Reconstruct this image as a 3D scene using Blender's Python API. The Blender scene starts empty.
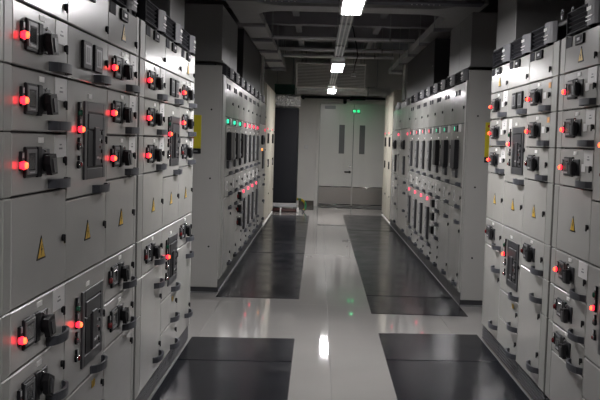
import bpy, bmesh, math, random
from mathutils import Matrix, Vector
random.seed(7)
C = bpy.context.scene.collection
PI = math.pi

# ------------------------------------------------------------------ camera
FPX, PITCH, YAW, ROLL, EYE = 890.07, .0658, .0198, .0286, 1.4742
def view_dir(x, y):
    x = (x - 300) / FPX; y = (200 - y) / FPX
    c, s = math.cos(ROLL), math.sin(ROLL); x, y = x*c - y*s, x*s + y*c
    d = (x, math.cos(PITCH) + y*math.sin(PITCH), -math.sin(PITCH) + y*math.cos(PITCH))
    c, s = math.cos(YAW), math.sin(YAW)
    return Vector((d[0]*c - d[1]*s, d[0]*s + d[1]*c, d[2]))
fw = view_dir(300, 200).normalized()
rt = (view_dir(301, 200) - view_dir(300, 200)).normalized()
up = (view_dir(300, 199) - view_dir(300, 200)).normalized()
cd = bpy.data.cameras.new('camera'); cam = bpy.data.objects.new('camera', cd); C.objects.link(cam)
cd.sensor_width = 36; cd.lens = FPX / 600 * 36; cd.clip_start = .05; cd.clip_end = 100
M = Matrix((rt, up, -fw)).transposed().to_4x4(); M.translation = (0, 0, EYE)
cam.matrix_world = M
bpy.context.scene.camera = cam
# ------------------------------------------------------------------ world and exposure
w = bpy.data.worlds.new('world'); bpy.context.scene.world = w; w.use_nodes = True
w.node_tree.nodes['Background'].inputs[0].default_value = (.02, .02, .022, 1)
w.node_tree.nodes['Background'].inputs[1].default_value = 1.0
vs = bpy.context.scene.view_settings
vs.view_transform = 'Standard'; vs.look = 'None'; vs.gamma = 1; vs.use_curve_mapping = False
vs.exposure = 0.0
LAMP_STRENGTH = 106.0

# ------------------------------------------------------------------ materials
MATS = {}
def mat(name, col, rough=.5, metal=0, emit=None, estr=0, noise=0, nscale=8, rnoise=0, bump=0, coat=0, spec=.5, stretch=None, trans=0, coatr=.05):
    m = bpy.data.materials.new(name); m.use_nodes = True
    nt = m.node_tree; b = nt.nodes['Principled BSDF']
    b.inputs['Base Color'].default_value = (*col, 1)
    b.inputs['Roughness'].default_value = rough; b.inputs['Metallic'].default_value = metal
    b.inputs['Specular IOR Level'].default_value = spec
    b.inputs['Coat Weight'].default_value = coat; b.inputs['Coat Roughness'].default_value = coatr
    if trans: b.inputs['Transmission Weight'].default_value = trans
    if emit:
        b.inputs['Emission Color'].default_value = (*emit, 1); b.inputs['Emission Strength'].default_value = estr
    if noise or rnoise or bump:
        tc = nt.nodes.new('ShaderNodeTexCoord'); mp = nt.nodes.new('ShaderNodeMapping')
        nt.links.new(tc.outputs['Object'], mp.inputs[0])
        if stretch: mp.inputs['Scale'].default_value = stretch
        n = nt.nodes.new('ShaderNodeTexNoise'); n.inputs['Scale'].default_value = nscale; n.inputs['Detail'].default_value = 5
        nt.links.new(mp.outputs[0], n.inputs['Vector'])
        if noise:
            r = nt.nodes.new('ShaderNodeMapRange'); r.inputs[1].default_value = .3; r.inputs[2].default_value = .7
            r.inputs[3].default_value = 1 - noise; r.inputs[4].default_value = 1 + noise
            nt.links.new(n.outputs[0], r.inputs[0])
            mx = nt.nodes.new('ShaderNodeVectorMath'); mx.operation = 'SCALE'
            mx.inputs[0].default_value = col
            nt.links.new(r.outputs[0], mx.inputs['Scale']); nt.links.new(mx.outputs[0], b.inputs['Base Color'])
        if rnoise:
            r = nt.nodes.new('ShaderNodeMapRange'); r.inputs[1].default_value = .3; r.inputs[2].default_value = .7
            r.inputs[3].default_value = max(.02, rough - rnoise); r.inputs[4].default_value = rough + rnoise
            nt.links.new(n.outputs[0], r.inputs[0]); nt.links.new(r.outputs[0], b.inputs['Roughness'])
        if bump:
            bp = nt.nodes.new('ShaderNodeBump'); bp.inputs['Strength'].default_value = bump; bp.inputs['Distance'].default_value = .01
            nt.links.new(n.outputs[0], bp.inputs['Height']); nt.links.new(bp.outputs[0], b.inputs['Normal'])
    MATS[name] = m
    return m
mat('paint', (.455, .452, .43), .23, noise=.03, nscale=3, rnoise=.03, coat=.25, coatr=.06)
mat('panel_paint', (.385, .38, .36), .42, noise=.03, nscale=3, rnoise=.04)
mat('frame_paint', (.36, .362, .34), .38, noise=.03, nscale=4)
mat('ivory_paint', (.60, .57, .48), .32, noise=.03, nscale=3)
mat('gasket_gap_shade', (.02, .02, .02), .7)  # black door gaskets, also the shade painted into gaps between cabinets
mat('dark_grey', (.038, .039, .043), .45, noise=.08)
mat('mid_grey', (.16, .165, .17), .4)
mat('bezel_grey', (.045, .047, .052), .4)
mat('black', (.012, .012, .014), .5, spec=.22)
mat('label_dark', (.035, .035, .042), .75, spec=.15)
mat('slat_grey', (.085, .085, .092), .55)
mat('handle_grey', (.06, .064, .075), .5, noise=.05)
mat('smoked', (.05, .053, .055), .12)
mat('card', (.78, .77, .76), .35)
mat('white', (.85, .84, .82), .4)
mat('chrome', (.75, .75, .76), .18, metal=1)
mat('steel', (.46, .44, .41), .3, metal=1, noise=.06, nscale=6, stretch=(1, 1, 30))
mat('zinc', (.42, .43, .44), .42, metal=1, noise=.15, nscale=10)
mat('vent', (.05, .051, .06), .75, spec=.2)
mat('plate', (.45, .45, .465), .3)
mat('brand_grey', (.19, .19, .205), .55, spec=.3)
mat('red_lit', (.5, .02, .02), .3, emit=(1, .012, .03), estr=4.5)
mat('red_core', (.6, .1, .02), .3, emit=(1, .085, .025), estr=5)
mat('red_lit_far', (.5, .02, .03), .3, emit=(1, .05, .10), estr=2.4)
mat('green_lit', (.02, .4, .25), .3, emit=(.05, 1, .55), estr=1.3)
mat('orange_lit', (.5, .2, .02), .3, emit=(1, .3, .04), estr=3)
mat('red_off', (.22, .012, .016), .25, coat=.5)
mat('green_off', (.008, .10, .055), .25, coat=.5)
mat('yellow', (.68, .42, .02), .45)
mat('sign_yellow', (.55, .47, .02), .45)
mat('orange', (.75, .35, .10), .5)
mat('red_paint', (.35, .02, .02), .4)
mat('epoxy', (.335, .325, .312), .03, noise=.04, nscale=1.5, rnoise=.012)
mat('joint', (.16, .155, .15), .5)
mat('mat_rubber', (.0105, .0115, .0155), .2, noise=.15, nscale=2.5, rnoise=.06, spec=.13)
mat('wall_paint', (.84, .82, .78), .5, noise=.02, nscale=2)
mat('door_paint', (.86, .85, .81), .22, noise=.02, nscale=2)
mat('dark_wall', (.09, .09, .092), .8, noise=.08, nscale=2)
mat('ceiling_paint', (.18, .184, .205), .85, noise=.1, nscale=2)
mat('beam_paint', (.28, .28, .295), .7, noise=.08, nscale=3)
mat('tray_metal', (.42, .42, .415), .55, noise=.06, nscale=4)
mat('duct_metal', (.72, .72, .73), .55, noise=.06, nscale=5)
mat('bus_paint', (.24, .24, .235), .42, noise=.04, nscale=3)
mat('bus_dark', (.035, .035, .038), .5, noise=.05, nscale=3)
mat('baseboard', (.10, .085, .07), .5)
mat('ac_dark', (.010, .011, .015), .5, noise=.06, nscale=3, spec=.25)
mat('foil', (.85, .85, .86), .35, metal=.6, noise=.1, nscale=14)
mat('green_panel', (.012, .065, .045), .5)
mat('pipe_cover', (.86, .86, .84), .55, noise=.06)
mat('glass', (.24, .245, .25), .12)
mat('copper', (.045, .014, .012), .5)
mat('diffuser', (.9, .9, .9), .4, emit=(1, .97, .98), estr=LAMP_STRENGTH)
mat('fill_diffuser', (.9, .9, .9), .4, emit=(1, .97, .98), estr=LAMP_STRENGTH*.75)
mat('exit_reflection', (.02, .5, .2), .4, emit=(.03, 1, .32), estr=1.1)
mat('exit_under', (.02, .5, .2), .4, emit=(.03, 1, .32), estr=11)

# hose: yellow and green bands along its length
m = mat('earth_hose', (.5, .4, .05), .45)
nt = m.node_tree; b = nt.nodes['Principled BSDF']; tc = nt.nodes.new('ShaderNodeTexCoord')
wv = nt.nodes.new('ShaderNodeTexWave'); wv.inputs['Scale'].default_value = 2.2; wv.inputs['Distortion'].default_value = .6
cr = nt.nodes.new('ShaderNodeValToRGB'); cr.color_ramp.interpolation = 'CONSTANT'
cr.color_ramp.elements[0].color = (.42, .30, .02, 1); cr.color_ramp.elements[1].color = (.02, .16, .07, 1); cr.color_ramp.elements[1].position = .55
nt.links.new(tc.outputs['Object'], wv.inputs[0]); nt.links.new(wv.outputs[0], cr.inputs[0]); nt.links.new(cr.outputs[0], b.inputs[0])

# ------------------------------------------------------------------ mesh helpers
class MB:
    """collects shapes into one mesh"""
    def __init__(s): s.bm = bmesh.new(); s.mats = []
    def mi(s, m):
        if m not in s.mats: s.mats.append(m)
        return s.mats.index(m)
    def _take(s, verts, m, T=None, smooth=False):
        fs = {f for v in verts for f in v.link_faces}
        if T: bmesh.ops.transform(s.bm, matrix=T, verts=verts)
        k = s.mi(m)
        for f in fs: f.material_index = k; f.smooth = smooth
    def box(s, x0, x1, y0, y1, z0, z1, m, bevel=0, T=None):
        t = bmesh.new(); r = bmesh.ops.create_cube(t, size=1)
        bmesh.ops.transform(t, matrix=Matrix.Translation(((x0+x1)/2, (y0+y1)/2, (z0+z1)/2)) @ Matrix.Diagonal((abs(x1-x0), abs(y1-y0), abs(z1-z0), 1)), verts=t.verts)
        if bevel: bmesh.ops.bevel(t, geom=t.edges[:], offset=bevel, segments=1, affect='EDGES')
        s.merge(t, m, T); return s
    def cyl(s, c, axis, r, h, m, n=12, r2=None, T=None, smooth=True):
        t = bmesh.new(); bmesh.ops.create_cone(t, cap_ends=True, segments=n, radius1=r, radius2=r if r2 is None else r2, depth=h)
        q = Vector((0, 0, 1)).rotation_difference(Vector(axis)).to_matrix().to_4x4()
        bmesh.ops.transform(t, matrix=Matrix.Translation(c) @ q, verts=t.verts)
        for f in t.faces: f.smooth = smooth and len(f.verts) == 4
        s.merge(t, m, T, keep=True); return s
    def ball(s, c, r, m, sc=(1, 1, 1), n=10):
        t = bmesh.new(); bmesh.ops.create_uvsphere(t, u_segments=n, v_segments=max(5, n//2+1), radius=r)
        bmesh.ops.transform(t, matrix=Matrix.Translation(c) @ Matrix.Diagonal((*sc, 1)), verts=t.verts)
        for f in t.faces: f.smooth = True
        s.merge(t, m, None, keep=True); return s
    def prism(s, pts, y0, y1, m, T=None):
        """outline in (x, z), extruded from y0 to y1"""
        t = bmesh.new()
        a = [t.verts.new((x, y0, z)) for x, z in pts]; bb = [t.verts.new((x, y1, z)) for x, z in pts]
        t.faces.new(a); t.faces.new(bb[::-1]); n = len(pts)
        for i in range(n): t.faces.new((a[i], bb[i], bb[(i+1) % n], a[(i+1) % n]))
        bmesh.ops.recalc_face_normals(t, faces=t.faces[:])
        s.merge(t, m, T); return s
    def band(s, path, th, z0, z1, m):
        """a flat strip bent along a path of (x, y), th thick, from z0 to z1"""
        t = bmesh.new(); n = len(path); rows = []
        for i, p in enumerate(path):
            a = Vector(path[max(0, i-1)]); b2 = Vector(path[min(n-1, i+1)]); d = (b2-a).normalized(); nn = Vector((-d.y, d.x)) * th/2
            p = Vector(p); rows.append([t.verts.new((q.x, q.y, z)) for q, z in ((p+nn, z0), (p-nn, z0), (p-nn, z1), (p+nn, z1))])
        for i in range(n-1):
            for k in range(4): t.faces.new((rows[i][k], rows[i][(k+1) % 4], rows[i+1][(k+1) % 4], rows[i+1][k]))
        t.faces.new(rows[0]); t.faces.new(rows[-1][::-1])
        bmesh.ops.recalc_face_normals(t, faces=t.faces[:])
        s.merge(t, m); return s
    def tube(s, pts, r, m, n=8):
        t = bmesh.new(); rings = []
        P = [Vector(p) for p in pts]
        for i, p in enumerate(P):
            d = (P[min(len(P)-1, i+1)] - P[max(0, i-1)]).normalized()
            q = Vector((0, 0, 1)).rotation_difference(d)
            rings.append([t.verts.new(p + q @ Vector((r*math.cos(2*PI*k/n), r*math.sin(2*PI*k/n), 0))) for k in range(n)])
        for i in range(len(P)-1):
            for k in range(n):
                f = t.faces.new((rings[i][k], rings[i][(k+1) % n], rings[i+1][(k+1) % n], rings[i+1][k])); f.smooth = True
        t.faces.new(rings[0][::-1]); t.faces.new(rings[-1])
        bmesh.ops.recalc_face_normals(t, faces=t.faces[:])
        s.merge(t, m, keep=True); return s
    def merge(s, t, m, T=None, keep=False):
        if T: bmesh.ops.transform(t, matrix=T, verts=t.verts)
        k = s.mi(m)
        vm = {v: s.bm.verts.new(v.co) for v in t.verts}
        for f in t.faces:
            g = s.bm.faces.new([vm[v] for v in f.verts]); g.material_index = k; g.smooth = f.smooth
        t.free()
    def mesh(s, name):
        me = bpy.data.meshes.new(name); s.bm.to_mesh(me); s.bm.free()
        for n in s.mats: me.materials.append(MATS[n])
        return me
CACHE = {}
def shared(key, fn):
    if key not in CACHE:
        b = MB(); fn(b); CACHE[key] = b.mesh(key[0] if isinstance(key, tuple) else key)
    return CACHE[key]
def put(name, me, parent=None, loc=(0, 0, 0), rot=None):
    if isinstance(me, MB): me = me.mesh(name)
    o = bpy.data.objects.new(name, me); C.objects.link(o)
    o.parent = parent; o.location = loc
    if rot: o.rotation_euler = rot
    return o
def tag(o, label=None, cat=None, group=None, kind=None):
    if label: o['label'] = label
    if cat: o['category'] = cat
    if group: o['group'] = group
    if kind: o['kind'] = kind
    return o
def thing(name, label, cat, loc=(0, 0, 0), rz=0, group=None):
    o = bpy.data.objects.new(name, None); C.objects.link(o); o.location = loc; o.rotation_euler = (0, 0, rz)
    o.empty_display_size = .1
    return tag(o, label, cat, group)
def structure(name, mb, parent=None):
    o = put(name, mb, parent)
    if parent is None: o['kind'] = 'structure'
    return o

# ------------------------------------------------------------------ the room
XW0, XW1, YB, YE, ZC = -2.6, 3.0, -3.2, 20.6, 3.6
fl = structure('floor', MB().box(XW0, XW1, YB, YE, -.08, -.004, 'joint'))
xs = [XW0, -1.83, -.86, .115, 1.09, 2.06, XW1]; ys = [YB, .4, 4.4, 8.0, 12.4, 16.4, YE]
for i in range(len(xs)-1):
    for j in range(len(ys)-1):
        a, c, d, e = xs[i]+.0012, xs[i+1]-.0012, ys[j]+.0006, ys[j+1]-.0006
        put('floor_slab', MB().box(a, c, d, e, -.02, 0, 'epoxy', bevel=.0008), fl)
structure('wall_left', MB().box(XW0-.15, XW0, YB, YE, -.08, ZC, 'dark_wall'))
structure('wall_right', MB().box(XW1, XW1+.15, YB, YE, -.08, ZC, 'dark_wall'))
structure('wall_back', MB().box(XW0, XW1, YB-.15, YB, -.08, ZC, 'dark_wall'))
DX0, DX1, DZ = -.0, 1.56, 2.36
wl = MB().box(XW0, DX0, YE, YE+.2, -.08, ZC, 'wall_paint').box(DX1, XW1, YE, YE+.2, -.08, ZC, 'wall_paint').box(DX0, DX1, YE, YE+.2, DZ, ZC, 'wall_paint')
structure('wall_end', wl)
ce = structure('ceiling', MB().box(XW0, XW1, YB, YE, ZC, ZC+.15, 'ceiling_paint'))
for y in (1.5, 4.6, 7.7, 10.9, 12.6, 14.3, 16.4):
    put('ceiling_beam', MB().box(XW0, XW1, y-.1, y+.1, ZC-.28, ZC, 'beam_paint'), ce)
for x in (-1.3, -.42, .95, 1.9):
    put('ceiling_joist', MB().box(x-.05, x+.05, YB, YE-1.2, ZC-.16, ZC-.001, 'beam_paint'), ce)
structure('baseboard_end', MB().box(-.44, DX0-.09, YE-.018, YE, 0, .11, 'baseboard'))
# the double door at the end of the aisle
d1 = bpy.data.objects.new('door_1', None); C.objects.link(d1); d1.location = (DX0, YE, 0); d1['kind'] = 'structure'
fr = MB()
for a, c in ((-.075, .0), (DX1-DX0, DX1-DX0+.075)): fr.box(a, c, -.03, .1, 0, DZ+.075, 'wall_paint', .006)
fr.box(0, DX1-DX0, -.03, .1, DZ, DZ+.075, 'wall_paint', .006)
put('door_frame', fr, d1)
W2 = (DX1-DX0)/2
for k in (0, 1):
    a = k*W2+.004; c = (k+1)*W2-.004
    wx = (a+c)/2 + (.125 if k == 0 else -.185); ww = .062
    lf = MB()
    z0, z1 = 1.22, 1.88
    lf.box(a, wx-ww, .01, .06, .006, DZ-.004, 'door_paint', .003).box(wx+ww, c, .01, .06, .006, DZ-.004, 'door_paint', .003)
    lf.box(wx-ww, wx+ww, .011, .06, .006, z0, 'door_paint').box(wx-ww, wx+ww, .011, .06, z1, DZ-.004, 'door_paint')
    leaf = put('door_leaf', lf, d1)
    put('window_pane', MB().box(wx-ww+.003, wx+ww-.003, .028, .036, z0+.003, z1-.003, 'glass'), leaf)
    bd = MB()
    for q in (wx-ww, wx+ww-.012): bd.box(q, q+.012, .004, .02, z0, z1, 'mid_grey')
    for q in (z0, z1-.012): bd.box(wx-ww, wx+ww, .004, .02, q, q+.012, 'mid_grey')
    put('window_bead', bd, leaf)
    put('kick_plate', MB().box(a+.01, c-.01, .002, .0095, .03, .44, 'steel', .002), leaf)['label'] = 'brushed steel kick plate along the foot of the door'
    kr = MB()
    for z in (.04, .45): kr.cyl(((a+c)/2, -.006, z), (1, 0, 0), .016, c-a-.02, 'chrome', 12)
    put('kick_rail', kr, leaf)
    if k == 0:
        h = MB().cyl((c-.055, .006, .80), (0, 1, 0), .032, .012, 'chrome').cyl((c-.055, -.02, .80), (0, 1, 0), .014, .05, 'chrome').box(c-.18, c-.04, -.048, -.025, .785, .815, 'black', .006).cyl((c-.055, .006, .93), (0, 1, 0), .022, .012, 'chrome')
        put('lever_handle', h, leaf)
        cl = MB().box(a+.1, a+.35, -.04, .01, DZ-.12, DZ-.05, 'plate', .008)
        put('door_closer', cl, leaf)
g = thing('door_reflection', 'twin glowing green patches imitating the exit sign reflected in the double door leaves', 'light', (DX0+.835, YE-.006, 2.2))  # glowing patches added in place of the exit sign's reflection in the door
for q in (-.047, .047): put('lens', MB().box(q-.028, q+.028, -.012, .0, -.026, .026, 'exit_reflection', .008), g)  # green glow put in for the mirrored sign, no lamp here
put('reflection_backing', MB().box(-.10, .10, 0, .016, -.05, .05, 'plate', .004), g)
# rubber mats
def rubber_mat(pts, label, seams):
    t = thing('rubber_mat', label, 'mat', (pts[0][0], pts[0][1], 0), 0, 'black insulating mats along the cabinets')
    x0, y0 = pts[0]
    ys = [0] + seams + [1]
    def lerp(a, c, k): return a[0]+(c[0]-a[0])*k, a[1]+(c[1]-a[1])*k
    for i in range(len(ys)-1):
        e = .0015 if i else 0
        a = lerp(pts[0], pts[3], ys[i]); c = lerp(pts[1], pts[2], ys[i]); d = lerp(pts[1], pts[2], ys[i+1]); f = lerp(pts[0], pts[3], ys[i+1])
        z = .005 + .0025*(i % 2)
        b = MB(); bm = b.bm
        lo = [bm.verts.new((p[0]-x0, p[1]-y0+(e if q < 2 else 0), .0003)) for q, p in enumerate((a, c, d, f))]
        hi = [bm.verts.new((p[0]-x0+(.002 if q in (0, 3) else -.002), p[1]-y0+(.002 if q < 2 else -.002)+(e if q < 2 else 0), z)) for q, p in enumerate((a, c, d, f))]
        bm.faces.new(lo[::-1]); bm.faces.new(hi)
        for q in range(4): bm.faces.new((lo[q], lo[(q+1) % 4], hi[(q+1) % 4], hi[q]))
        b.mi('mat_rubber')
        put('mat_strip', b, t)
rubber_mat([(-.9025, 1.2), (-.128, 1.2), (-.140, 6.55), (-.9025, 6.50)], 'black glossy rubber mat at the near left cabinets', [.28, .58, .87])
rubber_mat([(.478, 1.2), (1.2765, 1.2), (1.2765, 6.90), (.503, 6.84)], 'black glossy rubber mat at the near right cabinets', [.3, .6, .85])
rubber_mat([(-.924, 8.23), (-.146, 8.25), (-.16, 17.6), (-.916, 17.6)], 'black glossy rubber mat at the far left cabinets', [.36, .62, .85])
rubber_mat([(.497, 7.66), (1.333, 7.66), (1.324, 18.1), (.52, 18.1)], 'black glossy rubber mat at the far right cabinets', [.085, .4, .7])

# ------------------------------------------------------------------ lights
LX, LZ = .205, 2.43
def ceiling_light(y0, y1, label, dm='diffuser'):
    t = thing('ceiling_light', label, 'light', (LX, (y0+y1)/2, LZ), 0, 'linear lights above the aisle')
    h = (y1-y0)/2
    put('diffuser', MB().box(-.068, .068, -h+.02, h-.02, 0, .012, dm), t)
    put('housing', MB().box(-.085, .085, -h, h, .047, .085, 'white', .004).box(-.085, -.0685, -h, h, -.003, .0465, 'white', .003).box(.0685, .085, -h, h, -.003, .0465, 'white', .003), t)
    for s in (-1, 1): put('end_cap', MB().box(-.08, .08, s*h-.018 if s > 0 else s*h, s*h if s > 0 else s*h+.018, -.002, .046, 'white', .003), t)
ceiling_light(5.4, 6.75, 'glowing linear light cut by the top edge of the photo')
ceiling_light(10.95, 12.25, 'glowing linear light second along the trunking')
ceiling_light(16.2, 17.5, 'glowing linear light last before the double door')
ceiling_light(-.1, 1.25, 'added dimmer fill light behind the camera', 'fill_diffuser')  # unseen fill lamp, added to brighten the near cabinets
tk = thing('lighting_trunking', 'grey metal trunking carrying the linear lights above the aisle', 'trunking', (LX, -.6, LZ+.087))
b = MB().box(-.055, .055, 0, 19.2, .012, .05, 'zinc', .004)
for x in (-.045, -.006, .033): b.box(x, x+.012, 0, 19.2, -.006, .012, 'pipe_cover')
put('channel', b, tk)
for y in (2.4, 5.6, 8.6, 10.4, 13.2, 15.2, 17.0, 18.9):
    put('hanger_clip', MB().box(-.07, .07, y-.02, y+.02, -.004, .06, 'zinc', .003), tk)
    put('hanger_rod', MB().cyl((0, y, (.06+ZC-LZ-.087)/2), (0, 0, 1), .006, ZC-LZ-.087-.06, 'zinc', 6), tk)

# ------------------------------------------------------------------ parts of the switchgear (local: x right, -y out of the face, z up)
def panel_mesh(wd, ht, m='paint'):
    def f(b):
        b.box(0, wd, 0, .022, 0, ht, m, .0035)
    return shared(('door_panel', round(wd, 4), round(ht, 4), m), f)
def bail(b, wd=.20, ht=.031, out=.036):
    n = 12; pts = [(0, .002)] + [(.006 + (wd-.012)*i/n, -.006 - (out-.006)*math.sin(PI*i/n)**.55) for i in range(n+1)] + [(wd, .002)]
    b.band(pts, .010, 0, ht, 'handle_grey')
    b.box(-.004, .016, -.004, .001, 0, ht, 'handle_grey', .001).box(wd-.016, wd+.004, -.004, .001, 0, ht, 'handle_grey', .001)
def lock(b):
    b.cyl((0, -.004, 0), (0, 1, 0), .0125, .008, 'black', 12).box(-.006, .006, -.012, -.006, -.02, .012, 'black', .002)
def lamp_housing(b):
    b.box(-.013, .010, -.010, .0, -.026, .034, 'black', .002).box(-.007, .005, -.0112, -.009, .014, .030, 'plate')
def lamp_lens(m):
    def f(b):
        b.cyl((-.008, -.010, 0), (0, 1, 0), .0118, .010, m, 14).ball((-.008, -.015, 0), .0112, m, (1, .5, 1.2), 12)
        if m == 'red_lit': b.ball((-.008, -.0215, 0), .0078, 'red_core', (.95, 1, 1.35), 10)
    return f
def lamp_ring(b): b.cyl((-.006, -.0085, 0), (0, 1, 0), .0115, .005, 'red_off', 14)
def breaker_window(b):
    w, h = .108, .096
    b.box(0, w, -.010, 0, 0, h, 'black', .003)
    for x0, x1, z0, z1 in ((.010, .022, .010, h-.008), (w-.018, w-.006, .010, h-.008), (.022, w-.018, h-.020, h-.008), (.022, w-.018, .010, .022)):
        b.box(x0, x1, -.0125, -.009, z0, z1, 'mid_grey', .001)
    b.box(.026, w-.022, -.0115, -.0095, .026, h-.024, 'smoked', .001)
    b.box(.03, w-.03, -.0135, -.012, .014, .018, 'plate')
def rotary_base(b):
    b.box(0, .042, -.012, 0, -.050, .048, 'black', .003)
    b.box(.046, .14, -.006, 0, -.042, .040, 'dark_grey', .002)
    b.cyl((.085, -.014, -.004), (0, 1, 0), .030, .018, 'black', 18)
    b.cyl((.07, -.013, .036), (0, 1, 0), .006, .006, 'chrome', 8)
def rotary_grip(b):
    b.prism([(-.046, .022), (.030, .030), (.038, .018), (.056, -.044), (-.018, -.048), (-.044, -.006)], -.040, -.020, 'black')
    b.prism([(-.020, .012), (.022, .014), (.036, -.036), (.0, -.038)], -.044, -.039, 'dark_grey')
def small_label(b): b.box(0, .052, -.003, 0, 0, .018, 'white', .0008)
def id_card(b):
    b.box(0, .14, -.0022, 0, 0, .078, 'card', .0008)
    b.box(.05, .09, -.0026, -.0021, .028, .034, 'mid_grey').box(.058, .082, -.0026, -.0021, .042, .047, 'mid_grey')
def beige_sticker(b): b.box(0, .06, -.002, 0, 0, .038, 'card', .0006)
def meter_unit(b):
    b.box(0, .125, -.012, 0, 0, .105, 'black', .003)
    b.box(.02, .105, -.0135, -.011, .018, .09, 'mid_grey', .001)
    b.box(.036, .085, -.0143, -.013, .026, .082, 'dark_grey', .0005)
def triangle(b):
    h, w = .078, .092
    b.prism([(0, h), (-w/2, 0), (w/2, 0)], -.002, 0, 'black')
    k = .80
    b.prism([(0, h*.885), (-w/2*k, .006), (w/2*k, .006)], -.0026, -.0018, 'yellow')
    b.prism([(.003, .05), (-.008, .030), (-.001, .030), (-.005, .012), (.008, .035), (.001, .035), (.006, .05)], -.0031, -.0024, 'black')
def nameplate(b):
    b.box(0, .11, -.003, 0, 0, .05, 'label_dark', .001)
def ammeter(b):
    b.box(0, .135, -.012, 0, 0, .05, 'black', .003).box(.016, .119, -.0135, -.011, .010, .042, 'label_dark', .001)
    b.box(.045, .09, -.0142, -.013, .018, .032, 'plate')
def acb_frame(b):
    w, h = .325, .302
    for x0, x1, z0, z1 in ((0, .038, 0, h), (w-.038, w, 0, h), (.038, w-.038, 0, .042), (.038, w-.038, h-.04, h)):
        b.box(x0, x1, -.008, 0, z0, z1, 'bezel_grey', .002)
    b.box(.036, w-.036, -.004, 0, .04, h-.038, 'black')
def acb_face(b):
    b.box(.05, .275, -.010, -.003, .195, .255, 'dark_grey', .002)
    b.box(.05, .125, -.008, -.003, .05, .19, 'black', .002)
    b.box(.132, .20, -.016, -.003, .05, .205, 'dark_grey', .003)
    b.box(.206, .275, -.010, -.003, .05, .19, 'bezel_grey', .002)
    for z in (.06, .10, .14, .175): b.box(.245, .27, -.014, -.009, z, z+.016, 'black', .002)
    for z, m in ((.075, 'plate'), (.12, 'red_off'), (.15, 'plate')): b.box(.212, .228, -.0125, -.009, z, z+.010, m, .001)
    b.box(.15, .18, -.018, -.015, .08, .088, 'plate')
def push_button(m):
    def f(b):
        b.cyl((0, -.004, 0), (0, 1, 0), .015, .008, 'black', 14)
        b.cyl((0, -.010, 0), (0, 1, 0), .0105, .008, 'chrome', 12)
        b.ball((.003, -.0145, 0), .009, m, (1, .5, 1), 10)
        b.box(-.008, .008, -.010, 0, .016, .034, 'black', .002).box(-.005, .005, -.011, -.009, .019, .031, 'plate')
    return f
def sticker(m):
    return lambda b: b.box(0, .05, -.0015, 0, 0, .03, m, .0004)

def lamp(parent, x, z, state):
    put('lamp_housing', shared('lamp_housing', lamp_housing), parent, (x, 0, z))
    m = {'lit': 'red_lit', 'off': 'red_off', 'green': 'green_off'}[state]
    o = put('indicator_lamp', shared(('indicator_lamp', m), lamp_lens(m)), parent, (x+.001, 0, z-.008))
    if state == 'lit': o['label'] = 'glowing red indicator lens'
    elif state == 'green': o['label'] = 'unlit green indicator lens'
    put('lamp_ring', shared('lamp_ring', lamp_ring), parent, (x+.001, 0, z-.008))
def handle(parent, x, z): put('pull_handle', shared('pull_handle', bail), parent, (x, 0, z))

def drawer(cab, x0, x1, z0, z1, state, card=True, tilt=0, stick=False, mark=None):
    wd, ht = x1-x0, z1-z0
    d = put('drawer', panel_mesh(wd-.006, ht-.007), cab, (x0+.003, 0, z0+.0035))
    k = (wd)/.57; zc = ht*.53 if ht > .17 else ht*.5
    lamp(d, .072*k, zc-.004, state)
    put('breaker_window', shared('breaker_window', breaker_window), d, (.098*k, 0, zc-.052))
    rs = put('rotary_switch', shared('rotary_switch', rotary_base), d, (.212*k, 0, zc-.004))
    put('rotary_grip', shared('rotary_grip', rotary_grip), d, (.212*k+.084, 0, zc-.006), (0, tilt, 0)).scale = (.86, .9, .9)
    put('switch_label', shared('switch_label', small_label), d, (.245*k, 0, zc+.055))
    if card: put('id_card', shared('id_card', id_card), d, (wd-.006-.145, 0, ht-.007-.08))
    if stick: put('blank_sticker', shared('blank_sticker', beige_sticker), d, (.355*k+.03, 0, zc-.025))
    put('door_lock', shared('door_lock', lock), d, (.535*k, 0, zc-.005))
    handle(d, .355*k, .006)
    if mark: put('round_sticker', shared(('round_sticker', mark), sticker(mark)), d, (wd-.07, 0, ht-.06))
    return d
def plain_door(cab, x0, x1, z0, z1, tri=None, lockz=None, handles=(), name='door', mark=None, m='paint'):
    wd, ht = x1-x0, z1-z0
    d = put(name, panel_mesh(wd-.006, ht-.007, m), cab, (x0+.003, 0, z0+.0035))
    if tri: tag(put('warning_triangle', shared('warning_triangle', triangle), d, (.285*wd/.57, 0, tri-z0)), 'yellow triangle with a black lightning bolt')
    for q in (lockz if isinstance(lockz, tuple) else (lockz,) if lockz else ()): put('door_lock', shared('door_lock', lock), d, (wd-.04, 0, q-z0))
    for h in handles: handle(d, .355*wd/.57, h-z0-.005)
    if mark: put('small_sticker', shared(('small_sticker', mark[2]), sticker(mark[2])), d, (mark[0], 0, mark[1]-z0))
    return d
def top_door(cab, x0, x1, tri=False):
    d = plain_door(cab, x0, x1, 1.868, 2.055, 1.901 if tri else None, 1.915)
    k = (x1-x0)/.57
    put('nameplate', shared('nameplate', nameplate), d, (.012*k, 0, .126))
    put('ammeter', shared('ammeter', ammeter), d, (.20*k, 0, .122))
def meter_drawer(cab, x0, x1, z0, z1):
    d = plain_door(cab, x0, x1, z0, z1, None, z0+.1, (z0+.012,), 'meter_drawer')
    k = (x1-x0)/.57
    for u in (.165, .325): put('meter', shared('meter', meter_unit), d, (u*k, 0, .048))
    put('switch_label', shared('switch_label', small_label), d, (.27*k, 0, z1-z0-.03)) if False else None
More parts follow.
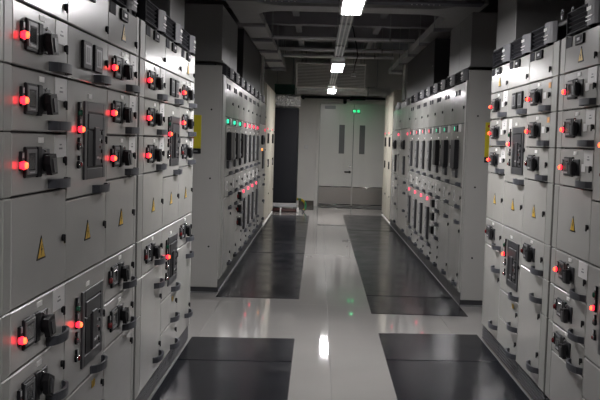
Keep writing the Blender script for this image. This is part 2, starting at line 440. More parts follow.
def acb_door(cab, x0, x1, z0, z1, card=False):
    ht = z1-z0
    d = plain_door(cab, x0, x1, z0, z1, None, z0+ht*.5, (z0+.008,), 'breaker_door')
    k = (x1-x0)/.575
    f = put('breaker_bezel', shared('breaker_bezel', acb_frame), d, (.208*k, 0, .061))
    put('breaker_face', shared('breaker_face', acb_face), d, (.208*k, 0, .061))
    put('switch_label', shared('switch_label', small_label), d, (.27*k, 0, .375))
    lamp(d, .142*k, .322, 'green'); lamp(d, .142*k, .262, 'lit')
    put('push_button', shared('push_button', push_button('mid_grey')), d, (.142*k, 0, .19))
    o = put('push_button', shared(('push_button', 'r'), push_button('red_off')), d, (.142*k, 0, .122)); o['label'] = 'chrome push button with a red face'
    if card: put('id_card', shared(('id_card', 's'), lambda b: b.box(0, .085, -.002, 0, 0, .085, 'card', .0008)), d, (.075, 0, ht-.10))

def vent_mesh(wd):
    def f(b):
        b.box(0, wd*.62, .03, .05, 0, .115, 'black')
        n = 5
        for i in range(n):
            z = .006 + i*.022
            T = Matrix.Translation((0, .02, z+.008)) @ Matrix.Rotation(-.5, 4, 'X')
            b.box(.008, wd*.62-.008, -.012, .012, -.002, .002, 'vent', 0, T)
        for x in (0, wd*.62-.008): b.box(x, x+.008, 0, .05, 0, .115, 'vent')
        b.box(0, wd*.62, 0, .05, 0, .006, 'vent').box(0, wd*.62, 0, .05, .109, .115, 'vent')
    return shared(('top_vent', round(wd, 3)), f)
def plate_mesh(wd):
    def f(b):
        n = 8; x0, x1 = 0, wd
        pts = [(x0+(x1-x0)*i/n, .02-.035*math.sin(PI*i/n)**.7) for i in range(n+1)]
        b.band(pts, .008, 0, .115, 'brand_grey')
        k = wd/.28
        b.box(wd*.3, wd*.62, -.020, -.0175, .070, .088, 'white', .001)
        b.box(wd*.25, wd*.7, -.020, -.0175, .040, .045, 'card').box(wd*.25, wd*.6, -.020, -.0175, .022, .026, 'card')
    return shared(('brand_plate', round(wd, 3)), f)
def plinth_mesh(wd, ht=.118):
    def f(b):
        b.box(0, wd, .012, .9, .014, ht, 'black')
        for i in range(5):
            z = .02 + i*.0195
            b.box(.004, wd-.004, 0, .014, z, z+.012, 'slat_grey', .0015)
    return shared(('plinth_grille', round(wd, 3), ht), f)
def carcass_mesh(wd, ls, rs, z0, z1, depth=.9, m='frame_paint', zs=(), inner='frame_paint'):
    def f(b):
        b.box(0, wd, .034, depth, z0, z1, inner)
        b.box(ls-.004 if ls else 0, wd-rs+.004 if rs else wd, .0225, .036, z0, z1, 'gasket_gap_shade')
        zz = [z0] + sorted(zs) + [z1]
        for i in range(len(zz)-1):
            if ls: b.box(.001, ls, .0, .035, zz[i]+.0015, zz[i+1]-.0015, m, .003)
            if rs: b.box(wd-rs, wd-.001, .0, .035, zz[i]+.0015, zz[i+1]-.0015, m, .003)
    return shared(('carcass', round(wd, 3), ls, rs, z0, z1, depth, m, tuple(zs), inner), f)
def eye_bolt(b):
    n = 14; b.tube([(.022*math.cos(2*PI*i/n), 0, .03+.022*math.sin(2*PI*i/n)) for i in range(n+1)], .0045, 'zinc', 6)
    b.cyl((0, 0, .004), (0, 0, 1), .007, .012, 'zinc', 8)

Z1, Z2, Z3, Z4, Z4B, Z5, Z6, Z7, Z7B, Z7C, Z8, ZP = 1.868, 1.6745, 1.478, 1.283, 1.238, .942, .747, .547, .50, .3985, .306, .125
def near_cabinet(side, ynear, yfar, ls, rs, label, rows, tri=False, eyes=False, group=None, gap=0):
    """side -1: left row (faces +X), +1: right row (faces -X)"""
    wd = yfar-ynear
    if side < 0: t = thing('switchgear_cabinet', label, 'cabinet', (-.904, ynear, 0), PI/2)
    else: t = thing('switchgear_cabinet', label, 'cabinet', (1.278, yfar, 0), -PI/2)
    t['group'] = group
    put('carcass', carcass_mesh(wd, ls, rs, ZP, 2.06, inner='dark_grey', zs=(Z1, Z2, Z3, Z4, Z5, Z6, Z7)), t)  # carcass sides coloured dark to imitate shade between the cabinets
    put('roof_box', MB().box(.004, wd-.004, .06, .9, 2.0605, 2.185, 'dark_grey', .003), t)
    a, c = ls, wd-rs
    v = put('top_vent', vent_mesh(c-a-.01), t, (a, 0, 2.066)); v['kind'] = 'stuff'
    put('brand_plate', plate_mesh((c-a)*.38), t, (a+(c-a)*.62-.01, 0, 2.064))
    p = put('plinth_grille', plinth_mesh(wd-.004), t, (.002, .008, 0)); p['kind'] = 'stuff'
    put('floor_strip', shared(('floor_strip', round(wd, 3)), lambda b: b.box(0, wd, -.001, .007, .0005, .007, 'mid_grey', .001)), t)
    if eyes: put('lifting_eye', shared('lifting_eye', eye_bolt), t, (a-.04 if ls else c, .04, 2.185 if not ls else 2.17))
    if gap: put('gap_shade_filler', MB().box(wd+.001, wd+gap, .006, .5, ZP, 2.06, 'gasket_gap_shade'), t)  # dark filler added to stand in for shade in the gap
    top_door(t, a, c, tri)
    for r in rows:
        k = r[0]
        if k == 'D': drawer(t, a, c, r[1], r[2], r[3], **(r[4] if len(r) > 4 else {}))
        elif k == 'P': plain_door(t, a, c, r[1], r[2], **(r[3] if len(r) > 3 else {}))
        elif k == 'M': meter_drawer(t, a, c, r[1], r[2])
        elif k == 'A': acb_door(t, a, c, r[1], r[2], **(r[3] if len(r) > 3 else {}))
    return t
def D3(s1='lit', s2='lit', s3='lit', **kw):
    return [('D', Z2, Z1, s1, dict(kw)), ('D', Z3, Z2, s2, dict(kw)), ('D', Z4, Z3, s3, dict(kw))]
WARN = ('P', Z5, Z4, dict(tri=1.06, lockz=1.105))
ACB = [('M', Z2, Z1), ('A', Z4B, Z2), ('P', Z5, Z4B, dict(tri=1.06, lockz=1.10)), ('A', Z7B, Z5), ('P', Z8, Z7B, dict(lockz=.42, handles=(.312,), mark=(.40, .435, 'yellow'))), ('P', ZP, Z8, dict(lockz=.23, handles=(.14,)))]
GL = 'near left switchgear row'; GR = 'near right switchgear row'
near_cabinet(-1, 1.93, 2.53, 0, .06, 'grey switchgear cabinet sliced off by the left edge of the photo', [('P', ZP, Z1, {})], group=GL)
near_cabinet(-1, 2.534, 3.172, .068, 0, 'nearest whole grey cabinet on the left, four glowing red drawers in one column', D3() + [WARN, ('D', Z6, Z5, 'lit'), ('D', Z7, Z6, 'off', dict(tilt=.5, card=False)), ('D', .35, Z7, 'off', dict(card=False)), ('P', ZP, .35, dict(lockz=.25))], group=GL)
near_cabinet(-1, 3.172, 3.775, 0, 0, 'grey cabinet with two large breakers, second from the left edge of the photo', ACB, group=GL)
near_cabinet(-1, 3.775, 4.41, 0, .05, 'grey drawer cabinet on the left just before the narrow dark gap', D3() + [WARN, ('D', Z6, Z5, 'off', dict(card=False)), ('D', Z7, Z6, 'off', dict(card=False)), ('P', ZP, Z7, dict(lockz=.47))], tri=True, group=GL, gap=.037)
near_cabinet(-1, 4.45, 5.165, .12, 0, 'grey drawer cabinet on the left just behind the narrow dark gap', D3() + [WARN, ('D', Z6, Z5, 'off', dict(card=False)), ('P', ZP, Z6, dict(lockz=(.55, .27), handles=(.625, .20)))], eyes=True, group=GL)
near_cabinet(-1, 5.165, 5.75, 0, 0, 'grey cabinet with two tall breakers, behind the dark gap on the left', ACB, group=GL)
near_cabinet(-1, 5.75, 6.39, 0, .03, 'grey cabinet at the far end of the near left row, beside the open crossing', D3('lit', 'lit', 'off') + [WARN, ('D', Z6, Z5, 'off', dict(card=False)), ('P', ZP, Z6, dict(lockz=(.28,), handles=(.64, .22)))], tri=True, group=GL)
near_cabinet(1, 6.134, 6.745, .004, 0, 'grey cabinet at the far end of the near right row', D3('lit', 'lit', 'lit', stick=True) + [WARN, ('D', Z6, Z5, 'off', dict(card=False)), ('P', ZP, Z6, dict(lockz=(.55,), handles=(.60, .20)))], tri=True, group=GR)
near_cabinet(1, 5.543, 6.134, 0, 0, 'grey cabinet with two tall breakers in the near right row, fully visible', [('M', Z2, Z1), ('A', Z4B, Z2, dict(card=True))] + ACB[2:], group=GR)
near_cabinet(1, 4.868, 5.543, 0, .12, 'grey cabinet with orange stickers, left of the dark gap in the right row', [('D', Z2, Z1, 'lit', dict(card=False, stick=True, mark='orange')), ('D', Z3, Z2, 'lit', dict(card=False, stick=True, mark='orange')), ('D', Z4, Z3, 'off', dict(card=False)), WARN, ('D', Z6, Z5, 'off', dict(card=False)), ('P', ZP, Z6, dict(lockz=(.52, .30), handles=(.60, .20)))], eyes=True, group=GR, gap=.029)
near_cabinet(1, 4.172, 4.836, .091, 0, 'grey drawer cabinet with one triangle above its red lamps, right of the dark gap', D3(stick=True) + [WARN, ('D', Z6, Z5, 'lit'), ('D', Z7, Z6, 'off', dict(card=False)), ('D', Z7C, Z7, 'off', dict(card=False)), ('P', ZP, Z7C, dict())], tri=True, eyes=True, group=GR)
near_cabinet(1, 3.572, 4.172, 0, 0, 'grey breaker cabinet sliced off by the right edge of the photo', ACB, group=GR)

# ------------------------------------------------------------------ far rows
def strip_unit(b, kind):
    if kind == 'wide':
        b.box(0, .27, -.045, 0, .085, .365, 'black', .006)
        b.box(.02, .25, -.025, 0, 0, .08, 'dark_grey', .004)
        for x in (.04, .11, .18): b.box(x, x+.045, -.029, -.023, .02, .06, 'mid_grey', .002)
    else:
        b.box(0, .21, -.025, 0, 0, .36, 'dark_grey', .005)
        for z in (.02, .13, .24): b.box(.03, .18, -.030, -.023, z, z+.09, 'mid_grey', .003)
        b.box(.06, .10, -.033, -.028, .15, .19, 'plate').box(.12, .16, -.033, -.028, .04, .08, 'plate')
def thin_unit(b):
    b.box(0, .15, -.025, 0, 0, .28, 'mid_grey', .004)
    b.cyl((.075, -.034, .21), (0, 1, 0), .02, .012, 'black', 10); b.box(.03, .1, -.034, -.029, .02, .05, 'plate')
def signal_box(b):
    b.box(.03, .21, -.014, 0, -.030, .030, 'black', .004).box(.23, .36, -.008, 0, -.036, .036, 'white', .002)
    b.box(.10, .14, -.016, -.0135, -.012, .012, 'mid_grey')
def signal_lens(m): return lambda b: b.box(-.016, .020, -.014, 0, -.020, .020, m, .005)
def small_bail(b): bail(b, .17, .034, .034)
def mini_switch(b):
    b.box(0, .16, -.045, 0, -.04, .045, 'black', .005).box(.17, .24, -.014, 0, -.045, .045, 'card', .002).box(-.05, -.01, -.014, 0, -.02, .02, 'red_off', .004)
def slot_label(b): b.box(0, .05, -.004, 0, 0, .10, 'card', .001).box(.012, .038, -.0045, -.0035, .02, .08, 'mid_grey')
def fhandle(d, x, z): put('pull_handle', shared(('pull_handle', 'far'), small_bail), d, (x, 0, z))
def far_cabinet(side, ynear, yfar, label, kind, lit, ls=0, rs=0, low='door', thin=False, dz=0, group=None):
    wd = yfar-ynear
    if side < 0: t = thing('distribution_cabinet', label, 'cabinet', (-.922, ynear, dz), PI/2)
    else: t = thing('distribution_cabinet', label, 'cabinet', (1.33, yfar, dz), -PI/2)
    t['group'] = group
    put('carcass', carcass_mesh(wd, ls, rs, .12 - 0, 2.075, .92), t)
    put('roof_box', MB().box(.002, wd-.002, .07, .92, 2.0755, 2.17, 'dark_grey'), t)
    a, c = ls, wd-rs; iw = c-a
    v = put('top_vent', vent_mesh(iw*.9), t, (a, .005, 2.078)); v['kind'] = 'stuff'; v.scale = (1, 1, .94)
    put('brand_plate', plate_mesh(round(iw*.4, 3)), t, (a+iw*.57, .004, 2.078)).scale = (1, 1, .94)
    put('plinth_panel', shared(('plinth_panel', round(wd, 3)), lambda b: b.box(.002, wd-.002, .012, .9, .0, .118, 'dark_grey', .002).box(0, wd, .004, .0115, .0005, .008, 'zinc', .001)), t)
    td = plain_door(t, a, c, 1.685, 2.07, None, 1.83)
    for u in (.10, .30): put('nameplate', shared(('nameplate', 'f'), lambda b: b.box(0, .10, -.006, 0, 0, .05, 'label_dark', .002)), td, (u*iw/.7, 0, .27))
    md = plain_door(t, a, c, 1.09, 1.685, None, None, (), 'switch_door')
    k = iw/.74
    lm = {'g': 'green_lit', 'r': 'red_lit_far'}[lit]
    put('signal_lamp', shared(('signal_lamp', lm), signal_lens(lm)), md, (.20*k, 0, .548))['label'] = 'glowing green lamp' if lit == 'g' else 'glowing red lamp'
    put('signal_box', shared('signal_box', signal_box), md, (.20*k, 0, .548)).scale = (k, 1, 1)
    if kind == 'wide': put('fuse_switch', shared(('fuse_switch', 'w'), lambda b: strip_unit(b, 'wide')), md, (.20*k, 0, .075)).scale = (k, 1, 1)
    else: put('fuse_switch', shared(('fuse_switch', 'n'), lambda b: strip_unit(b, 'narrow')), md, (.22*k, 0, .075)).scale = (k, 1, 1)
    if thin: put('relay_unit', shared('relay_unit', thin_unit), md, (.03*k, 0, .158))
    put('switch_label', shared('switch_label', small_label), md, (.34*k, 0, .455))
    fhandle(md, .47*k, .004)
    sd = plain_door(t, a, c, .877, 1.09, None, .99, (), 'small_door')
    put('slot_label', shared('slot_label', slot_label), sd, (.26*k, 0, .06))
    if low == 'strip': put('slot_label', shared('slot_label', slot_label), sd, (.40*k, 0, .06))
    fhandle(sd, .47*k, .006)
    if low == 'door':
        ld = plain_door(t, a, c, .12, .877, None, (.68, .27), (), 'lower_door')
        fhandle(ld, .47*k, .615); fhandle(ld, .47*k, .035)
    elif low == 'units':
        for z0 in (.727, .577, .427):
            q = plain_door(t, a, c, z0, z0+.15, None, None, (), 'feeder_drawer')
            put('mini_switch', shared('mini_switch', mini_switch), q, (.15*k, 0, .085)); fhandle(q, .47*k, .006)
        ld = plain_door(t, a, c, .12, .427, None, (.36, .25), (), 'lower_door'); fhandle(ld, .47*k, .02)
    else:
        q = plain_door(t, a, c, .28, .877, None, None, (), 'fuse_door')
        put('signal_lamp', shared(('signal_lamp', 'red_lit_far'), signal_lens('red_lit_far')), q, (.20*k, 0, .545))['label'] = 'glowing red lamp'
        put('fuse_switch', shared(('fuse_switch', 'n'), lambda b: strip_unit(b, 'narrow')), q, (.22*k, 0, .07)).scale = (k, 1, 1.08)
        fhandle(q, .47*k, .008)
        ld = plain_door(t, a, c, .12, .28, None, .22, (), 'lower_door'); fhandle(ld, .47*k, .012)
    return t
def breaker_column(side, ynear, yfar, label, dz, group, dark):
    wd = yfar-ynear
    if side < 0: t = thing('incomer_cabinet', label, 'cabinet', (-.922, ynear, dz), PI/2)
    else: t = thing('incomer_cabinet', label, 'cabinet', (1.33, yfar, dz), -PI/2)
    t['group'] = group
    put('carcass', carcass_mesh(wd, 0, 0, .12, 2.075, .92), t)
    put('roof_box', MB().box(.002, wd-.002, .03, .92, 2.0755, 2.17, 'dark_grey'), t)
    put('brand_plate', plate_mesh(.3), t, (wd*.5, .004, 2.078)).scale = (1, 1, .94)
    put('plinth_panel', shared(('plinth_panel', round(wd, 3)), lambda b: b.box(.002, wd-.002, .012, .9, .0, .118, 'dark_grey', .002).box(0, wd, .004, .0115, .0005, .008, 'zinc', .001)), t)
    pm = 'panel_paint' if dark else 'paint'
    td = plain_door(t, 0, wd, 1.72, 2.07, None, 1.85, (), 'door', None, 'paint')
    md = plain_door(t, 0, wd, .95, 1.72, None, 1.3, (), 'breaker_door', None, pm)
    put('signal_lamp', shared(('signal_lamp', 'red_lit_far'), signal_lens('red_lit_far')), md, (wd*.82, 0, .68))
    put('breaker_body', MB().box(.0, .4, -.035, 0, .0, .15, 'black', .012).box(.10, .30, -.05, -.03, .03, .12, 'dark_grey', .008), md, (wd*.30, 0, .44))
    if side < 0: put('signal_lamp', shared(('signal_lamp', 'orange_lit'), signal_lens('orange_lit')), md, (wd*.42, 0, .36))['label'] = 'glowing orange lamp'
    put('fuse_switch', shared(('fuse_switch', 'n'), lambda b: strip_unit(b, 'narrow')), md, (wd*.5, 0, .05)).scale = (1, 1, .8)
    ld = plain_door(t, 0, wd, .12, .95, None, (.8, .4), (), 'lower_door', None, pm)
    for z in (.78, .62, .35, .05): fhandle(ld, wd*.68, z-.03)
    put('slot_label', shared('slot_label', slot_label), ld, (wd*.3, 0, .6))
def ivory_cabinet(side, ynear, yfar, label, group, zt):
    wd = yfar-ynear
    if side < 0: t = thing('ivory_cabinet', label, 'cabinet', (-.917, ynear, 0), PI/2)
    else: t = thing('ivory_cabinet', label, 'cabinet', (1.325, yfar, 0), -PI/2)
    t['group'] = group
    put('carcass', MB().box(0, wd, .024, .95, .06, zt, 'ivory_paint', .004), t)
    put('plinth', MB().box(0, wd, .03, .9, 0, .058, 'ivory_paint').box(0, wd, .0, .029, .0005, .03, 'white', .003), t)
    d = put('door', MB().box(.012, wd-.012, 0, .022, .07, zt-.02, 'ivory_paint', .004), t)
    for u in (.35, .55): put('meter_slot', MB().box(0, .09, -.012, 0, 0, .18, 'black', .004), d, (wd*u, 0, 1.42))
    put('signal_lamp', shared(('signal_lamp', 'red_lit_far'), signal_lens('red_lit_far')), d, (wd*.3, 0, 1.68)).scale = (.6, 1, .6)
    put('switch_knob', MB().box(0, .07, -.02, 0, 0, .14, 'black', .004).box(-.1, -.04, -.01, 0, .02, .10, 'card', .002), d, (wd*.5, 0, 1.0))
    put('door_lock', shared('door_lock', lock), d, (wd*.8, 0, 1.65)); put('door_lock', shared('door_lock', lock), d, (wd*.8, 0, .5))
FL = 'far left distribution row'; FR = 'far right distribution row'
lb = [8.69, 9.41, 10.06, 10.75, 11.50, 12.17, 12.98, 13.68]
ordn = ['first', 'second', 'third', 'fourth', 'fifth', 'sixth', 'seventh']
for i in range(7):
    y0 = lb[i] if i else 8.45; ls = 0 if i else .24
    far_cabinet(-1, y0, lb[i+1], f'grey cabinet with a {"green" if i < 3 else "red"} top lamp, {ordn[i]} from the camera in the far left row', 'wide' if i < 3 else 'narrow', 'g' if i < 3 else 'r',
                ls, 0, 'door' if i < 2 else 'units' if i == 2 else 'strip', i in (1, 2), .012, FL)
rb = [8.96, 9.68, 10.29, 10.98, 11.63, 12.37, 13.20]
for i in range(7):
    y0 = rb[i-1] if i else 8.19; rs = 0 if i else .07
    far_cabinet(1, y0, rb[i], f'grey cabinet with a {"green" if i < 3 else "red"} top lamp, {ordn[i]} from the camera in the far right row', 'wide' if i < 3 else 'narrow', 'g' if i < 3 else 'r',
                0, rs, 'door' if i < 2 else 'units' if i == 2 else 'strip', i in (0, 1), 0, FR)
breaker_column(-1, 13.69, 15.18, 'wide grey breaker cabinet with an orange lamp, in front of the left ivory cabinet', .012, FL, True)
breaker_column(1, 13.21, 14.75, 'wide grey breaker cabinet behind the seven switch columns of the far right row', 0, FR, True)
breaker_column(1, 14.76, 16.28, 'wide grey breaker cabinet touching the ivory cabinet on the right', 0, FR, False)
ivory_cabinet(-1, 15.2, 16.7, 'tall ivory cabinet on the left, nearer of its pair', 'ivory cabinets at the row ends', 2.46)
ivory_cabinet(-1, 16.71, 18.2, 'tall ivory cabinet on the left, beside the dark air conditioner', 'ivory cabinets at the row ends', 2.46)
ivory_cabinet(1, 16.3, 17.3, 'tall ivory cabinet on the right, nearer of its pair', 'ivory cabinets at the row ends', 2.46)
ivory_cabinet(1, 17.31, 18.32, 'tall ivory cabinet on the right, beside the double door', 'ivory cabinets at the row ends', 2.46)

# end panels facing the camera, part of a thing of their own
def end_panel(x0, x1, y, label):
    t = thing('end_panel', label, 'panel', (x0, y, 0)); wd = x1-x0
    put('main_sheet', MB().box(0, wd, -.02, 0, .058, 2.165, 'panel_paint', .003), t)
    put('plinth_sheet', MB().box(.01, wd-.01, -.006, 0, .0, .056, 'dark_grey').box(.0, wd, -.018, -.0065, .0, .012, 'zinc', .002), t)
    for x in (.09, wd-.09):
        for z in (.45, 1.1, 1.75): put('screw', shared('screw', lambda b: b.cyl((0, -.003, 0), (0, 1, 0), .009, .006, 'black', 8)), t, (x, -.02, z))
end_panel(-1.84, -.935, 8.435, 'grey steel side sheet closing the far left cabinet row')
end_panel(1.343, 2.24, 8.175, 'grey steel side sheet closing the far right cabinet row')
def warning_board(x0, x1, y, label, fl):
    t = thing('warning_board', label, 'sign', (x0, y, 1.33), 0, 'yellow boards on the end panels'); wd = x1-x0
    put('board', MB().box(0, wd, -.012, 0, .05, .365, 'sign_yellow', .003), t)
    put('footer', MB().box(0, wd, -.013, 0, 0, .049, 'black', .002), t)['label'] = 'black footer band with a small pale mark'
    put('footer_mark', MB().box(.03 if fl else .01, wd-.03, -.0145, -.0125, .016, .03, 'mid_grey'), t)
    if fl: put('red_mark', MB().box(.0, .075, -.0145, -.0115, .08, .16, 'red_paint', .002), t)
    else: put('red_mark', MB().cyl((.035, -.013, .33), (0, 1, 0), .014, .004, 'red_paint', 12), t)
warning_board(-1.26, -1.118, 8.414, 'yellow board with a black footer on the left end panel', True)
warning_board(1.505, 1.66, 8.154, 'yellow board with a black footer on the right end panel', False)

# ------------------------------------------------------------------ busbar boxes on the cabinets
def bus_box(x0, x1, y0, y1, z0, z1, label, m='bus_paint', seams=1, flange=True):
    t = thing('busbar_box', label, 'duct', ((x0+x1)/2, (y0+y1)/2, z0), 0, 'busbar boxes above the cabinets')
    hx, hy, h = (x1-x0)/2, (y1-y0)/2, z1-z0
    n = seams+1
    for i in range(n):
        a, c = -hy+2*hy*i/n, -hy+2*hy*(i+1)/n
        put('box_section', MB().box(-hx, hx, a+.002, c-.002, .012, h, m, .004), t)
    if flange: put('flange', MB().box(-hx-.012, hx+.012, -hy-.012, hy+.012, 0, .0115, m, .002), t)
    s = 1 if x0 < 0 else -1
    for yy in (-hy+.12, hy-.12): put('bolt', MB().cyl((s*(hx+.003), yy, h*.45), (1, 0, 0), .01, .008, 'zinc', 8), t)
bus_box(-1.75, -.945, 8.47, 10.0, 2.205, 2.74, 'grey busbar box above the front of the far left row')
bus_box(1.355, 2.15, 8.2, 9.55, 2.195, 2.69, 'grey busbar box above the front of the far right row')
bus_box(-1.75, -.99, 11.3, 14.6, 2.205, 2.87, 'dark busbar box standing midway on the far left row', 'bus_dark', 0)
bus_box(1.40, 2.15, 11.2, 14.6, 2.195, 2.80, 'dark busbar box standing midway on the far right row', 'bus_dark', 0)
bus_box(-1.6, -.99, 5.82, 6.42, 2.187, 3.2, 'grey busbar box rising from the end of the near left row', 'bus_paint', 0)
bus_box(1.30, 1.95, 6.10, 6.75, 2.187, 3.2, 'grey busbar box rising from the end of the near right row', 'bus_paint', 0)
bus_box(1.33, 1.95, 3.6, 4.62, 2.187, 3.2, 'grey busbar box cut by the upper right corner of the photo', 'bus_paint', 0)

bus_box(-1.75, -.96, 14.72, 15.12, 2.205, 2.87, 'pale narrow busbar box right behind the dark box on the left', 'paint', 0)
bus_box(1.38, 2.15, 14.72, 15.25, 2.195, 2.80, 'pale narrow busbar box right behind the dark box on the right', 'paint', 0)
# ------------------------------------------------------------------ ceiling services
TZ = 2.92
def cable_tray(x0, x1, y0, y1, label, out):
    t = thing('cable_tray', label, 'cable tray', (x0, y0, TZ)); wd, L = x1-x0, y1-y0
    n = 5
    for i in range(n): put('tray_floor', MB().box(.003, wd-.003, L*i/n+.002, L*(i+1)/n-.002, 0, .004, 'tray_metal'), t)
    for x in (0, wd): put('side_rail', MB().box(x-.003, x+.003, 0, L, 0, .10, 'tray_metal'), t)
    y = 11.15-y0
    while y < L:
        s = MB().box(-.16 if out < 0 else -.03, wd+.03 if out < 0 else wd+.16, y-.02, y+.02, -.045, -.002, 'beam_paint', .003)
        put('support_strut', s, t)
        for x in (-.02, wd+.02): put('hanger_rod', MB().cyl((x, y, (ZC-TZ)/2), (0, 0, 1), .006, ZC-TZ+.04, 'zinc', 6), t)
        y += 1.62
cable_tray(-1.02, -.74, 9.2, 18.7, 'grey cable tray running along the far left row', -1)
cable_tray(1.40, 1.68, 9.2, 18.7, 'grey cable tray running along the far right row', 1)
# the tray that crosses the aisle, with flared corners
t = thing('crossing_cable_tray', 'grey cable tray crossing the aisle between the two long trays', 'cable tray', (0, 0, TZ))
yc0, yc1 = 9.62, 10.02
b = MB()
pts = [(-.74, yc1), (1.40, yc1)]
def fillet(cx, cy, r, a0, a1, n=8): return [(cx+r*math.cos(a0+(a1-a0)*i/n), cy+r*math.sin(a0+(a1-a0)*i/n)) for i in range(n+1)]
r = .34
outline = [(-1.02, 9.195), (-.74, 9.195)] + fillet(-.74+r, yc0-r, r, PI, PI/2) + fillet(1.40-r, yc0-r, r, PI/2, 0) + [(1.40, 9.195), (1.68, 9.195)]
tb = bmesh.new(); pl = [(-1.02, 9.195)]
poly = [(-.737, yc1+r)] + [(x, y) for x, y in fillet(-.737+r, yc1+r, r, PI, 1.5*PI)] + [(x, y) for x, y in fillet(1.397-r, yc1+r, r, 1.5*PI, 2*PI)] + fillet(1.397-r, yc0-r, r, 0, PI/2) + fillet(-.737+r, yc0-r, r, PI/2, PI)
lo = [tb.verts.new((x, y, -.004)) for x, y in poly[1:]]; hi = [tb.verts.new((x, y, .0)) for x, y in poly[1:]]
tb.faces.new(lo); tb.faces.new(hi[::-1])
for i in range(len(lo)): tb.faces.new((lo[i], lo[(i+1) % len(lo)], hi[(i+1) % len(lo)], hi[i]))
bmesh.ops.recalc_face_normals(tb, faces=tb.faces[:]); b.merge(tb, 'tray_metal')
put('tray_floor', b, t)
fa = fillet(-.737+r, yc0-r, r, PI, PI/2) + fillet(1.397-r, yc0-r, r, PI/2, 0)
fb = fillet(-.737+r, yc1+r, r, PI, 1.5*PI) + fillet(1.397-r, yc1+r, r, 1.5*PI, 2*PI)
for q in (fa, fb): put('side_rail', MB().band(q, .005, 0, .10, 'tray_metal'), t)
for x in (-.3, .9): put('hanger_rod', MB().cyl((x, (yc0+yc1)/2, (ZC-TZ)/2), (0, 0, 1), .006, ZC-TZ, 'zinc', 6), t)
# perforated channel above the crossing tray
t = thing('bolted_channel', 'dark channel with rows of pale bolts crossing the ceiling above the front light', 'channel', (.2, 9.1, 2.885))
put('channel', MB().box(-1.4, 1.4, -.10, .085, 0, .03, 'ceiling_paint', .003), t)
for x in (-.79, -.73, -.68, -.62, -.55, -.49, .69, .74, .79, .86, .91, .97):
    put('bolt', shared('channel_bolt', lambda b: b.cyl((0, 0, -.003), (0, 0, 1), .007, .008, 'white', 8)), t, (x, 0, 0))
# thin pipes across
for y, z, rr, lab in ((12.65, 2.93, .02, 'thin grey pipe crossing above the second linear light'), (14.3, 2.94, .028, 'thicker grey pipe crossing just behind the thin one'), (16.2, 3.02, .03, 'grey pipe crossing nearest the louvred air duct')):
    t = thing('ceiling_pipe', lab, 'pipe', (.2, y, z), 0, 'pipes crossing the ceiling')
    put('pipe', MB().cyl((0, 0, 0), (1, 0, 0), rr, 2.2, 'duct_metal', 12), t)
    for x in (-.9, .75): put('pipe_clamp', MB().cyl((x, 0, 0), (1, 0, 0), rr+.006, .03, 'zinc', 12).cyl((x, 0, (ZC-z)/2), (0, 0, 1), .005, ZC-z, 'zinc', 6), t)
# louvred air duct above the double door
t = thing('air_duct', 'wide louvred air duct with a pale frame hanging above the door', 'duct', (-.53, 18.85, 2.60))
wd, h = 1.47, .53
put('duct_body', MB().box(.01, wd-.01, .03, 1.0, .01, h-.01, 'duct_metal', .004), t)
f2 = MB()
f2.box(0, .03, -.012, .03, 0, h, 'pipe_cover', .003).box(wd-.03, wd, -.012, .03, 0, h, 'pipe_cover', .003).box(.03, wd-.03, -.012, .03, h-.03, h, 'pipe_cover', .003).box(.03, wd-.03, -.012, .03, 0, .03, 'pipe_cover', .003)
put('frame', f2, t)
lv = MB()
for i in range(15):
    lv.box(.03, wd-.03, -.011, .011, -.002, .002, 'tray_metal', 0, Matrix.Translation((0, .012, .047+i*.031)) @ Matrix.Rotation(.6, 4, 'X'))
put('louvre_bank', lv, t)['kind'] = 'stuff'
for x in (.1, wd-.1): put('hanger_rod', MB().cyl((x, .4, (ZC-2.6-h)/2+h), (0, 0, 1), .008, ZC-2.6-h, 'zinc', 6), t)
t = thing('insulated_pipe', 'fat pale insulated pipe running crosswise under the louvred duct', 'pipe', (.35, 20.03, 2.63))
put('pipe', MB().cyl((0, 0, 0), (1, 0, 0), .10, 2.4, 'pipe_cover', 18), t)
for x in (-.9, -.2, .7): put('pipe_band', MB().cyl((x, 0, 0), (1, 0, 0), .104, .03, 'zinc', 18), t)
for x in (-.7, .9): put('hanger_rod', MB().cyl((x, 0, (.1+ZC-2.63)/2), (0, 0, 1), .006, ZC-2.63-.1, 'zinc', 6), t)
t = thing('conduit_bar', 'dark bar fixed along the end wall above the door', 'channel', (.4, 20.53, 2.47))
put('bar', MB().box(-1.2, 1.2, -.03, .06, 0, .05, 'black', .004), t)
for x in (-.8, .3): put('bracket', MB().box(x-.03, x+.03, -.032, .065, -.03, .052, 'dark_grey', .003), t)
t = thing('exit_sign', 'dark hanging exit light glowing green underneath, near the door', 'sign', (.84, 20.25, 2.44))
put('body', MB().box(-.17, .17, -.06, .06, .022, .08, 'black', .004).box(-.17, .17, -.06, -.052, 0, .022, 'black').box(-.17, .17, .052, .06, 0, .022, 'black'), t)
put('green_panel', MB().box(-.055, .055, -.048, .048, .012, .0215, 'exit_under', .002), t)
for x in (-.12, .12): put('hanger_rod', MB().cyl((x, 0, (.07+ZC-2.44)/2), (0, 0, 1), .005, ZC-2.44-.07, 'zinc', 6), t)
t = thing('ceiling_sensor', 'small black dome sensor on the end wall above the door', 'sensor', (.56, 20.55, 2.45))
put('dome', MB().ball((0, 0, -.05), .045, 'black', (1, 1, 1), 12), t); put('mount', MB().box(-.04, .04, -.03, .05, -.05, .02, 'dark_grey', .006), t)
t = thing('junction_box', 'small pale junction box hanging on a cable beside the second light', 'box', (.50, 14.0, 2.50))
put('box', MB().box(-.04, .04, -.04, .04, 0, .06, 'plate', .006), t)
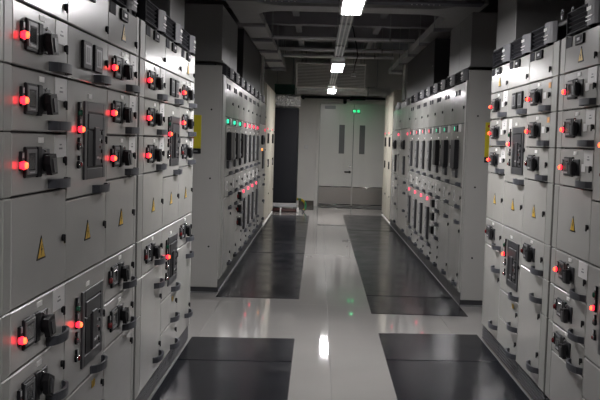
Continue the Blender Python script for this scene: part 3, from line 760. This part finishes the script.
put('cable', MB().tube([(0, 0, .06), (.02, 0, .2), (.06, .0, .33), (.03, 0, .5), (-.04, 0, .8), (-.04, 0, 1.1)], .008, 'black', 6), t)
t = thing('wall_switch', 'small white light switch on the end wall left of the door', 'switch', (-.30, YE-.001, 1.35))
put('plate', MB().box(-.045, .045, -.01, 0, -.045, .045, 'card', .003), t); put('rocker', MB().box(-.025, .025, -.016, -.009, -.03, .03, 'white', .003), t)

# ------------------------------------------------------------------ dark air conditioner and its surroundings
t = thing('air_conditioner', 'tall black air conditioner cabinet standing beside the left ivory cabinet', 'air conditioner', (-.69, 18.75, 0))
put('casing', MB().box(-.52, .235, 0, .8, .17, 2.17, 'ac_dark', .006), t)
put('front_panel', MB().box(-.50, .215, -.012, -.0005, .21, 2.13, 'ac_dark', .004), t)
for a in (-.04, .74):
    put('base_rail', MB().box(-.53, .245, a, a+.06, .085, .165, 'plate', .004), t)
    for x in (-.48, .205): put('foot', MB().box(x-.03, x+.03, a, a+.06, 0, .0845, 'mid_grey', .003), t)
t = thing('drain_pipes', 'dark red and black pipes lying under the black air conditioner', 'pipe', (-.69, 18.55, 0))
for i, (y, z, m) in enumerate(((0, .035, 'copper'), (.09, .03, 'black'), (-.10, .03, 'copper'))):
    put('pipe', MB().tube([(-.30, y, z), (-.12, y+.02, z+.004), (.02, y-.02, z), (.12, y+.01, z), (.28, y, z)], .03, m, 10), t)
put('pipe_bracket', MB().box(-.09, -.06, -.15, .14, .0, .075, 'pipe_cover', .003).box(.26, .30, -.15, .14, 0, .08, 'pipe_cover', .003), t)
t = thing('drain_hose', 'yellow and green banded hose curving from the air conditioner to the floor', 'hose', (-.45, 18.9, 0))
pts = []
for i in range(15):
    a = PI/2*i/14
    pts.append((.05+.15*math.sin(a), -.25*(i/14), .245-.0+.0-(.12)*(1-math.cos(a))))
pts = [(.004, .0, .245)] + pts + [(.195, -.3, .07), (.16, -.34, .032)]
put('hose', MB().tube(pts, .026, 'earth_hose', 10), t)
put('hose_end', MB().cyl((.155, -.345, .028), (.4, .3, .5), .03, .03, 'mid_grey', 10), t)
b = MB(); tb = bmesh.new(); bmesh.ops.create_grid(tb, x_segments=26, y_segments=30, size=1)
for v in tb.verts:
    a = (v.co.y+1)*PI; x = v.co.x*.28
    rr = 1 + random.uniform(-.10, .10)
    v.co = Vector((x, .16*rr*max(-1, min(1, 1.25*math.cos(a))), .12*rr*max(-1, min(1, 1.25*math.sin(a)))))
bmesh.ops.remove_doubles(tb, verts=tb.verts[:], dist=.0005); b.merge(tb, 'foil')
tag(put('foil_wrapped_duct', b, None, (-.70, 18.93, 2.318)), 'crumpled silver foil wrapped duct lying on the black air conditioner', 'duct')
t = thing('green_panel', 'dark green box hanging above the silver foil duct', 'box', (-.76, 19.1, 2.47))
put('box', MB().box(-.22, .2, -.12, .3, 0, .2, 'green_panel', .006), t)
put('rim', MB().box(-.225, .205, -.128, -.1205, .18, .205, 'green_panel', .002).box(-.225, .205, -.128, -.1205, -.005, .02, 'green_panel', .002), t)
for x in (-.18, .16): put('hanger_rod', MB().cyl((x, .1, .2+(ZC-2.67)/2), (0, 0, 1), .006, ZC-2.67, 'zinc', 6), t)
